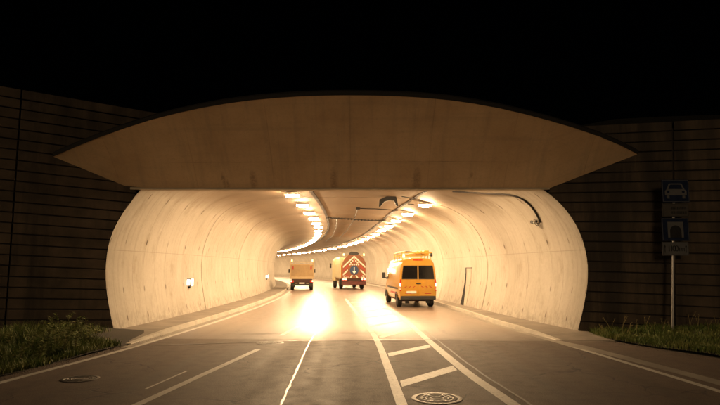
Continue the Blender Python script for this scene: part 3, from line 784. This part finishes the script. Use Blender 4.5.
# ================================================================== VEHICLES
def wheel(par, x, y, r, w, side, dual=False):
    wd = bpy.data.objects.new('wheel', None); 
    bpy.data.objects.remove(wd)
    t = MB().lathe([(r * .62, -w / 2), (r * .92, -w / 2), (r, -w * .36), (r, w * .36), (r * .92, w / 2), (r * .62, w / 2)], (0, 0, 0), 'x', 28).build('wheel', RUBBER, par, smooth=True, angle=35)
    t.location = (x, y, r)
    MB().lathe([(r * .61, side * w * .30), (r * .60, side * w * .42), (r * .45, side * w * .30), (r * .25, side * w * .40), (r * .12, side * w * .52)], (0, 0, 0), 'x', 20).build('rim', RIMMET, t, smooth=True)
    return t
def loft(sections):
    m = MB(); n = len(sections[0])
    vs = [p for s in sections for p in s]
    fs = [(i * n + k, i * n + (k + 1) % n, (i + 1) * n + (k + 1) % n, (i + 1) * n + k) for i in range(len(sections) - 1) for k in range(n)]
    fs += [tuple(range(n)), tuple(range(len(sections) * n - 1, (len(sections) - 1) * n - 1, -1))]
    m.add(vs, fs); return m
# ---- yellow van -----------------------------------------------------------------
vc = G(418.3, 307.6)
van = thing('van', (vc.x, vc.y, 0), 'yellow high roof van with dark rear windows and roof rack, near right wall', 'van', rz=rad(5.6))
VP = [(.90, .40), (.965, .52), (.995, .85), (.99, 1.25), (.965, 1.65), (.915, 2.05), (.86, 2.32), (.77, 2.46), (.60, 2.54), (.30, 2.575)]
def van_sec(y, ws=1.0, top=1.0, bot=.0):
    pts = []
    for w, z in VP:
        zz_ = .40 + (z - .40) * top; pts.append((w * ws, y, zz_))
    return [(-x, yy, z) for x, yy, z in pts] + list(reversed(pts))
secs = [van_sec(-.01, .955, .985), van_sec(.03, .985, .997), van_sec(.12, 1.0), van_sec(1.5), van_sec(3.0), van_sec(4.25, 1.0, .995), van_sec(4.5, .995, .97), van_sec(4.95, .975, .74), van_sec(5.2, .965, .56), van_sec(5.6, .93, .44), van_sec(5.85, .86, .36), van_sec(5.9, .75, .25)]
loft(secs).build('body', VAN_Y, van, smooth=True, angle=50)
def wv(z):  # half width of rear face
    return interp(z, [(b, a) for a, b in VP]) * .955
def rear_panel(nm, mat, x0f, x1f, z0, z1, y, th, parent, steps=6, inset=0.0):
    zs = [z0 + (z1 - z0) * k / steps for k in range(steps + 1)]
    f = lambda fr, z: fr * (wv(z) - inset)
    poly = [(f(x0f, z), y, z) for z in zs] + [(f(x1f, z), y, z) for z in reversed(zs)]
    return MB().prism(poly, (0, -th, 0)).build(nm, mat, parent)
for sx in (-1, 1):
    dr = rear_panel('rear_door', VAN_Y, sx * .012, sx * .93, .62, 2.42, -.012, .022, van)
    rear_panel('rear_window', GLASS, sx * .045, sx * .90, 1.50, 2.14, -.036, .010, dr, 5)
    rear_panel('window_seal', BLACKP, sx * .030, sx * .925, 1.46, 2.18, -.0345, .0012, dr, 5)
    MB().box((sx * .52, -.037, .74), (.34, .006, .05)).build('reflective_strip', RETRO_R, dr)
    for q in range(3):
        x = sx * (.70 - .22 * q)
        MB().prism([(x, -.035, 1.02), (x + sx * .06, -.035, 1.02), (x - sx * .06, -.035, 1.11), (x - sx * .12, -.035, 1.11)], (0, -.003, 0)).build('warning_stripe', RETRO_R, dr)
    tl = rear_panel('tail_light', REDLENS, sx * .945, sx * 1.02, .86, 1.46, -.002, .03, van)
    MB().box((sx * .945, -.038, 1.18), (.07, .02, .16)).build('lit_bulb', TAIL, tl, bevel=.008)
    MB().box((sx * .955, -.038, .98), (.045, .02, .14)).build('indicator', WARN if False else RETRO_W, tl)
    mi = MB().box((sx * 1.17, 4.55, 1.62), (.20, .12, .36)).build('mirror', BLACKP, van, bevel=.03)
    MB().tube([(sx * .95, 4.62, 1.45), (sx * 1.12, 4.57, 1.5)], .025, 6).build('mirror_arm', BLACKP, mi)
    MB().prism([(sx * 1.001, 3.9, 1.42), (sx * 1.0, 4.75, 1.38), (sx * .955, 4.62, 1.75), (sx * .925, 4.4, 2.02), (sx * .925, 3.9, 2.03)], (sx * .006, 0, 0)).build('cab_window', GLASS, van)
    MB().box((sx * 1.001, 2.3, .98), (.016, 3.6, .09)).build('side_trim', BLACKP, van)
    MB().box((sx * .998, 1.9, .72), (.010, 2.1, .10)).build('side_stripe', RETRO_R, van)
    for y in (.98, 4.72):
        wheel(van, sx * .86, y, .345, .25, sx)
        n = 14; m = MB(); rows = []
        for k_ in range(n + 1):
            a = math.pi * k_ / n; rows.append([(sx * 1.006, y + .45 * math.cos(a), .36 + .44 * math.sin(a)), (sx * 1.006, y + .38 * math.cos(a), .36 + .37 * math.sin(a)), (sx * .80, y + .38 * math.cos(a), .36 + .37 * math.sin(a))])
        m.grid(rows).build('wheel_arch', BLACKP, van, smooth=True)
    MB().box((sx * .55, .25, .34), (.20, .02, .26)).build('mud_flap', BLACKP, van)
MB().box((0, .05, .50), (1.86, .26, .19)).build('rear_bumper', BLACKP, van, bevel=.03)
MB().box((0, 2.9, .36), (1.5, 4.6, .14)).build('underbody', CHASSIS, van)
MB().box((-.36, -.045, .80), (.52, .012, .115)).build('number_plate', WHITEP, van)
MB().box((.02, -.045, 1.24), (.26, .03, .05)).build('door_handle', BLACKP, van, bevel=.008)
MB().box((0, -.012, 2.47), (.5, .03, .05)).build('brake_light', REDLENS, van)
MB().box((0, 4.85, 2.0), (1.5, .02, .5)).build('windscreen', GLASS, van)
rk = MB().box((0, .95, 2.74), (1.62, .06, .05)).build('roof_rack', YRACK, van)
for y in (.30, 1.55, 2.75): MB().box((0, y, 2.73), (1.66, .06, .045)).build('crossbar', YRACK, rk)
for x in (-.80, .80):
    MB().tube([(x, .22, 2.86), (x, 2.9, 2.86)], .028, 8).build('side_rail', YRACK, rk)
    for y in (.3, 1.1, 1.9, 2.75): MB().tube([(x * .93, y, 2.40), (x, y, 2.86)], .022, 6).build('rack_foot', YRACK, rk)
MB().tube([(-.80, .22, 2.86), (.80, .22, 2.86)], .028, 8).build('end_rail', YRACK, rk)
for x in (-.60, -.28): MB().tube([(x, .12, 2.93), (x, 3.0, 2.93)], .032, 8).build('ladder_stile', STEEL, rk)
for i in range(10): MB().tube([(-.60, .25 + .29 * i, 2.93), (-.28, .25 + .29 * i, 2.93)], .018, 6).build('ladder_rung', STEEL, rk)
for i, x in enumerate((.0, .13, .27, .42, .10, .30)):
    MB().tube([(x, .15 + .07 * i, 2.83 + .09 * (i > 3)), (x + .06, 2.6, 2.85 + .09 * (i > 3))], .045, 8).build('pole_load', YRACK, rk)
MB().box((.60, 1.0, 2.88), (.26, .9, .22)).build('tool_box', YRACK, rk, bevel=.02)
for i, (x, m_) in enumerate(((-.70, WARN), (.80, BLACKP))):
    MB().lathe([(.055, 0), (.068, .02), (.062, .13), (.03, .19)], (x, .28, 2.60 if i == 0 else 2.66), n=12).build('beacon', m_, van, smooth=True)
MB().tube([(-.55, 2.7, 2.55), (-.62, 3.0, 3.05)], .008, 5).build('aerial', BLACKP, van)
# ---- orange works truck with warning board -------------------------------------------
tc_ = G(354, 289.6)
trk = thing('works_truck', (tc_.x, tc_.y, 0), 'orange works truck carrying a red and white striped warning board with arrow', 'truck', rz=heading(s_of_y(tc_.y)) + rad(5))
MB().box((0, 3.2, .82), (.9, 6.4, .22)).build('chassis', CHASSIS, trk)
MB().box((0, 2.9, 1.65), (2.2, 4.6, 1.35)).build('load_body', TRUCK_O, trk, bevel=.06)
cabs = []
for y, w, z1 in ((5.4, 1.16, 3.0), (5.5, 1.2, 3.12), (6.7, 1.2, 3.1), (7.15, 1.18, 2.2), (7.3, 1.15, 1.4)):
    cabs.append([(-w, y, .75), (-w, y, z1 - .25), (-w + .22, y, z1), (w - .22, y, z1), (w, y, z1 - .25), (w, y, .75)])
loft(cabs).build('cab', CAB_W, trk, smooth=True)
MB().box((-1.165, 3.0, 1.75), (.10, 4.3, 1.3)).build('side_locker', CAB_W, trk, bevel=.02)
MB().box((-1.05, 2.4, 2.75), (.34, 2.6, .7)).build('upper_locker', CAB_W, trk, bevel=.06)
for sx in (-1, 1):
    for y in (1.6, 5.9): wheel(trk, sx * 1.03, y, .49, .30, sx)
    MB().box((sx * 1.0, .98, .72), (.40, .03, .5)).build('mud_flap', BLACKP, trk)
    mi = MB().box((sx * 1.42, 6.6, 2.3), (.18, .14, .5)).build('mirror', BLACKP, trk, bevel=.03)
    MB().tube([(sx * 1.18, 6.6, 2.45), (sx * 1.40, 6.6, 2.45)], .02, 6).build('mirror_arm', BLACKP, mi)
    tl = MB().box((sx * .98, -.02, .98), (.36, .06, .16)).build('tail_light', REDLENS, trk, bevel=.01)
    MB().box((sx * 1.03, -.06, .99), (.14, .02, .11)).build('lit_bulb', TAIL, tl)
    MB().box((sx * .80, -.06, .98), (.10, .02, .10)).build('lit_bulb', TAIL, tl)
MB().box((0, .05, .62), (2.34, .16, .34)).build('rear_bumper', plain('dark_red', (.09, .016, .012), .5, 0, .3, 4), trk, bevel=.02)
MB().box((0, .35, .95), (2.3, .6, .18)).build('rear_deck', CHASSIS, trk)
bd = thing('warning_board', (0, -.10, 0), '', ''); 
for kx in ('label', 'category'):
    if kx in bd: del bd[kx]
bpy.data.objects.remove(bd)
outline = [(-1.12, 1.06), (1.12, 1.06), (1.12, 2.55), (.92, 2.95), (.55, 3.28), (-.55, 3.28), (-.92, 2.95), (-1.12, 2.55)]
bd = MB().prism([(x, 0, z) for x, z in outline], (0, .09, 0)).build('warning_board', plain('board_orange', (.20, .065, .02), .5, 0, .25, 3), trk); bd.location = (0, -.08, 0)
for sx in (-1, 1):    # slanted stripes, each a strip of its own
    for i in range(7):
        z0 = 3.22 - i * .36; m_ = RETRO_W if i % 2 == 0 else RETRO_R
        x0, x1 = .02, 1.08
        za, zb = z0, z0 - 1.0
        def clipz(x, z): return min(z, 3.24 - max(0, (x - .52)) * .95)
        if i < 5:
            if i in (2, 3): x0 = .62; za = z0 - (x0 - .02) * .95
            if i == 4: x0 = .55; za = z0 - (x0 - .02) * .95
            p = [(sx * x0, -.004, clipz(x0, za)), (sx * x1, -.004, max(1.1, clipz(x1, zb))), (sx * x1, -.004, max(1.1, clipz(x1, zb) - .17)), (sx * x0, -.004, clipz(x0, za) - .17)]
            MB().prism(p, (0, -.006, 0)).build('stripe', m_, bd)
    for i in range(3):
        x = sx * (.35 + .33 * i)
        MB().prism([(x - sx * .13, -.004, 1.10), (x + sx * .04, -.004, 1.10), (x + sx * .17 - sx * .22, -.004, 1.36), (x - sx * .22 - sx * .03, -.004, 1.36)] if False else [(x - .09, -.004, 1.10), (x + .06, -.004, 1.10), (x + .06 - sx * .16, -.004, 1.36), (x - .09 - sx * .16, -.004, 1.36)], (0, -.006, 0)).build('stripe', RETRO_W if i % 2 == 0 else RETRO_R, bd)
dsc = MB().lathe([(.43, 0), (.43, -.025)], (0, -.012, 1.84), 'y', 28).build('direction_disc', plain('disc_blue', (.012, .04, .11), .4, 0, .15, 4), bd)
MB().prism([(-.035, -.042, 2.12), (.035, -.042, 2.12), (.035, -.042, 1.72), (.15, -.042, 1.78), (.15, -.042, 1.68), (0, -.042, 1.50), (-.15, -.042, 1.68), (-.15, -.042, 1.78), (-.035, -.042, 1.72)], (0, -.005, 0)).build('arrow', ARROWW, dsc)
for (x, z) in [(-.42, 2.36), (-.21, 2.36), (0, 2.36), (.21, 2.36), (.42, 2.36), (-.32, 2.55), (.32, 2.55), (-.16, 2.72), (.16, 2.72), (0, 2.9)]:
    MB().lathe([(.075, 0), (.075, -.03), (.05, -.045)], (x, -.01, z), 'y', 14).build('signal_lamp', WARN if False else RETRO_W, bd, smooth=True)
tb = MB().prism([(-.40, .05, 3.30), (.40, .05, 3.30), (.52, .05, 3.44), (.30, .05, 3.60), (-.30, .05, 3.60), (-.46, .05, 3.44)], (0, .3, 0)).build('folded_top_panel', BLACKP, trk, bevel=.015)
for sx in (-1, 1): 
    MB().tube([(sx * .5, .1, 3.2), (sx * .98, .1, 3.24)], .03, 6).build('beacon_arm', YRACK, tb)
    MB().lathe([(.07, 0), (.075, .03), (.07, .15), (.03, .2)], (sx * .98, .1, 3.24), n=12).build('beacon', WARN, tb, smooth=True)
MB().tube([(-.5, .6, 2.3), (0, .62, 3.3), (.5, .6, 2.3)], .05, 6).build('board_stay', STEEL, trk)
# ---- small tipper truck ------------------------------------------------------------------
sc0 = G(301.8, 290.3)
tip = thing('tipper_truck', (sc0.x, sc0.y, 0), 'small truck with tall tan tailboard, farthest left by the bend', 'truck', rz=heading(s_of_y(sc0.y)) + rad(1.0))
MB().box((0, 2.8, .68), (.8, 5.4, .2)).build('chassis', CHASSIS, tip)
MB().box((0, 1.75, 1.12), (2.16, 3.5, .14)).build('load_floor', BOARDF, tip)
for sx in (-1, 1):
    MB().box((sx * 1.06, 1.8, 1.85), (.06, 3.4, 1.36)).build('side_board', BOARD, tip)
    for y in (.06, 1.7, 3.45): MB().box((sx * 1.08, y, 1.9), (.09, .10, 1.52)).build('stake', BOARDF, tip)
    for y in (1.1, 4.4): wheel(tip, sx * .90, y, .37, .30, sx)
    tl = MB().box((sx * .90, -.10, .82), (.30, .07, .20)).build('tail_light', REDLENS, tip, bevel=.01)
    MB().box((sx * .98, -.142, .84), (.10, .02, .12)).build('lit_bulb', TAIL, tl)
    MB().box((sx * .80, .55, .52), (.34, .02, .46)).build('mud_flap', BLACKP, tip)
    mi = MB().box((sx * 1.28, 4.9, 1.75), (.16, .10, .34)).build('mirror', BLACKP, tip, bevel=.02)
    MB().tube([(sx * 1.0, 4.9, 1.8), (sx * 1.25, 4.9, 1.8)], .018, 6).build('mirror_arm', BLACKP, mi)
    MB().lathe([(.06, 0), (.065, .03), (.06, .13), (.03, .17)], (sx * .95, .06, 2.66), n=12).build('beacon', WARN, tip, smooth=True)
tbd = MB().box((0, .03, 1.80), (2.06, .05, 1.20)).build('tail_board', BOARD, tip)
for z in (1.24, 2.38): MB().box((0, -.005, z), (2.04, .03, .07)).build('board_rail', BOARDF, tbd)
for x in (-.68, 0, .68): MB().box((x, -.006, 1.81), (.05, .025, 1.06)).build('board_rib', BOARD, tbd)
for sx in (-1, 1): MB().box((sx * .84, -.018, 2.05), (.14, .03, .3)).build('latch', RETRO_R, tbd)
MB().box((0, .04, 2.60), (2.1, .08, .08)).build('light_bar', BOARDF, tip)
MB().box((0, -.04, .52), (2.0, .12, .16)).build('rear_bumper', BLACKP, tip)
MB().box((0, .02, .86), (1.9, .06, .36)).build('rear_valance', CHASSIS, tip)
MB().box((0, -.12, .66), (.50, .01, .11)).build('number_plate', WHITEP, tip)
cabs = []
for y, w, z1 in ((3.65, .98, 2.2), (3.75, 1.0, 2.26), (4.7, 1.0, 2.24), (5.25, .97, 1.45), (5.5, .9, 1.1)):
    cabs.append([(-w, y, .5), (-w, y, z1 - .2), (-w + .2, y, z1), (w - .2, y, z1), (w, y, z1 - .2), (w, y, .5)])
loft(cabs).build('cab', CAB_W, tip, smooth=True)

# ================================================================== VERGES, GRASS, WEEDS
def hill(x, y, side):
    if side < 0: e = pos(s_of_y(y), edge_left(y)).x - x
    else: e = x - pos(s_of_y(y), edge_right(min(y, 16.9))).x
    e = max(0, e); return min(.30, .02 + e * .11) + .025 * math.sin(x * 2.1) * math.sin(y * 1.7)
def verge(side, name):
    rows = []
    for i in range(70):
        y = -6 + i * .345; row = []
        for k in range(24):
            if side < 0: a = pos(s_of_y(y), edge_left(y)).x - .02; x = a - 9.0 * (k / 23) ** 1.5
            else:
                a = pos(s_of_y(y), edge_right(min(y, 16.9))).x + .02; x = a + 9.0 * (k / 23) ** 1.5
            row.append((x, y, hill(x, y, side)))
        # stop before the tunnel mouth
        rows.append(row)
    rows = [r for r in rows if r[0][1] < (17.9 if side > 0 else 17.9)]
    return tag(MB().grid(rows).build(name, SOIL, smooth=True, fix=False), kind='structure')
def make_grass():
    m, nt, b = nodes_of('grass_blades')
    oi = nt.nodes.new('ShaderNodeTexCoord').outputs['Object']
    n1 = noise(nt, oi, 2.0, 3); n2 = noise(nt, oi, 30, 2)
    c = mixc(nt, ramp(nt, n1, .35, .65), (.105, .17, .03), (.20, .22, .05))
    c = mixc(nt, ramp(nt, n2, .55, .75), c, (.24, .19, .08))
    nt.links.new(c, b.inputs['Base Color']); b.inputs['Roughness'].default_value = .65
    return m
GRASS = make_grass()
LEAF = plain('weed_leaf', (.19, .22, .06), .6, 0, .4, 8); STALK = plain('weed_stalk', (.34, .28, .12), .8, 0, .3, 8)
verge(-1, 'verge_left'); verge(1, 'verge_right')
def grass_patch(side, n, lab):
    r = random.Random(11 + side); m = MB(); v = []; f = []
    cnt = 0
    while cnt < n:
        if side < 0:
            y = r.uniform(6.5, 17.3); a = pos(s_of_y(y), edge_left(y)).x; e = abs(r.gauss(0, 1.6)) + .05; x = a - e
            wy = YP - (XL - x) * math.tan(AL)
            lim = G(100, 343)
            if y > wy - .15 and x < XL: continue
            if y > 15.2 and x > -7.7 + r.uniform(-.3, .3): continue
        else:
            y = r.uniform(8, 18); a = pos(s_of_y(y), edge_right(min(y, 16.9))).x; e = abs(r.gauss(0, 2.2)) + .03; x = a + e
            wy = YP - (x - XR) * math.tan(AR)
            if y > wy - .1: continue
            if x < 6.95: continue
        cl = .5 + .5 * math.sin(x * 3.1 + 1.3 * y) * math.sin(y * 2.3 - x)
        hgt = r.uniform(.07, .20) * (.6 + .9 * cl); 
        if side < 0: hgt *= 1 + .8 * math.exp(-((x + 8.6) ** 2 + (y - 14.6) ** 2) / 1.5)
        a_ = r.uniform(0, 6.283); w = r.uniform(.005, .011); bend = r.uniform(.1, .8) * hgt; ba = r.uniform(0, 6.283)
        dx, dy = math.cos(a_) * w, math.sin(a_) * w; bx, by = math.cos(ba) * bend, math.sin(ba) * bend; z = hill(x, y, side) - .02
        o = len(v)
        v += [(x - dx, y - dy, z), (x + dx, y + dy, z), (x + dx * .8 + bx * .35, y + dy * .8 + by * .35, z + hgt * .6), (x - dx * .8 + bx * .35, y - dy * .8 + by * .35, z + hgt * .6), (x + bx, y + by, z + hgt)]
        f += [(o, o + 1, o + 2, o + 3), (o + 3, o + 2, o + 4)]; cnt += 1
    m.v = v; m.f = f
    return tag(m.build('grass', GRASS, fix=False), lab, 'grass', kind='stuff')
grass_patch(-1, 26000, 'short rough grass on the left verge below the wing wall')
grass_patch(1, 26000, 'short rough grass on the right verge around the sign post')
def weed(x, y, side, h, lab, grp, leafy, seed):
    r = random.Random(seed); t = thing('weed', (x, y, hill(x, y, side) - .01), lab, 'weed', grp)
    st = MB(); lf = MB()
    for k in range(3 if leafy else 2):
        a = r.uniform(0, 6.28); lean = r.uniform(.1, .45) * h; hh = h * r.uniform(.65, 1)
        pts = [(math.cos(a) * lean * q * q, math.sin(a) * lean * q * q, hh * q) for q in (0, .3, .6, .85, 1)]
        st.tube(pts, [.007, .006, .005, .004, .002], 4)
        nl = int((44 if leafy else 14) * hh / .5) + 4
        for j in range(nl):
            q = r.uniform(.15 if leafy else .55, 1); i = min(3, int(q * 4)); p = Vector(pts[i]).lerp(Vector(pts[i + 1]), q * 4 - i)
            b = r.uniform(0, 6.28); L = r.uniform(.05, .12) * (1 if leafy else .5); W = L * .28
            d = Vector((math.cos(b), math.sin(b), r.uniform(-.2, .6))).normalized(); n = d.cross(Vector((0, 0, 1))).normalized() * W
            lf.add([p, p + d * L * .5 + n, p + d * L, p + d * L * .5 - n], [(0, 1, 2, 3)])
    st.build('stalk', STALK, t); lf.build('foliage', LEAF if leafy else STALK, t, fix=False)
    return t
lw = [(30, 352, .35), (45, 349, .42), (55, 350, .62), (62, 346, .78), (70, 345, .62), (80, 343, .50), (88, 343, .60), (20, 360, .30), (40, 357, .34), (64, 352, .5), (75, 350, .42), (50, 343, .5), (8, 350, .3), (94, 342, .32)]
for i, (px, py, h) in enumerate(lw):
    c = G(px, py, .12)
    rank = sorted(q_[0] for q_ in lw).index(px)
    lab = 'tallest bushy weed on the left verge before the wing wall' if i == 3 else f'low bushy weed on the left verge, {ORDX[rank]} counted from the left picture edge'
    weed(c.x, c.y, -1, h * 1.2, lab, 'weeds on the left verge', True, 100 + i)
rw = [(598, .42), (606, .55), (617, .62), (622, .40), (631, .45), (640, .5), (648, .38), (657, .48), (684, .55), (692, .6), (702, .42), (710, .55), (716, .4), (665, .35)]
for i, (px, h) in enumerate(rw):
    u = (px - CX) / F; 
    yw = (YP + XR * math.tan(AR)) / (1 + u * math.tan(AR)) - random.uniform(.25, .8)
    weed(u * yw, yw, 1, h, f'thin weed stalk at the foot of right wing wall, {ORDX[sorted(q_[0] for q_ in rw).index(px)]} from the tunnel rim', 'weeds on the right verge', False, 300 + i)

# grit and small stones washed along the road edges
r = random.Random(21); m = MB()
for i in range(1500):
    y = r.uniform(7, 17.2); left = r.random() < .45
    if left: q = pos(s_of_y(y), edge_left(y) + abs(r.gauss(0, .14)))
    else: q = pos(s_of_y(y), edge_right(min(y, 16.9)) - abs(r.gauss(0, .22)))
    a = r.uniform(.004, .014)
    m.add([(q.x - a, q.y - a * .7, .001), (q.x + a * .9, q.y - a, .001), (q.x + a, q.y + a * .8, .001), (q.x - a * .7, q.y + a, .001), (q.x + a * .2, q.y, .002 + a * 1.1)], [(0, 1, 4), (1, 2, 4), (2, 3, 4), (3, 0, 4)])
tag(m.build('grit', plain('grit_stone', (.16, .13, .10), .9, 0, .4, 20), fix=False), 'loose grit and soil crumbs along the road edges', 'grit', kind='stuff')
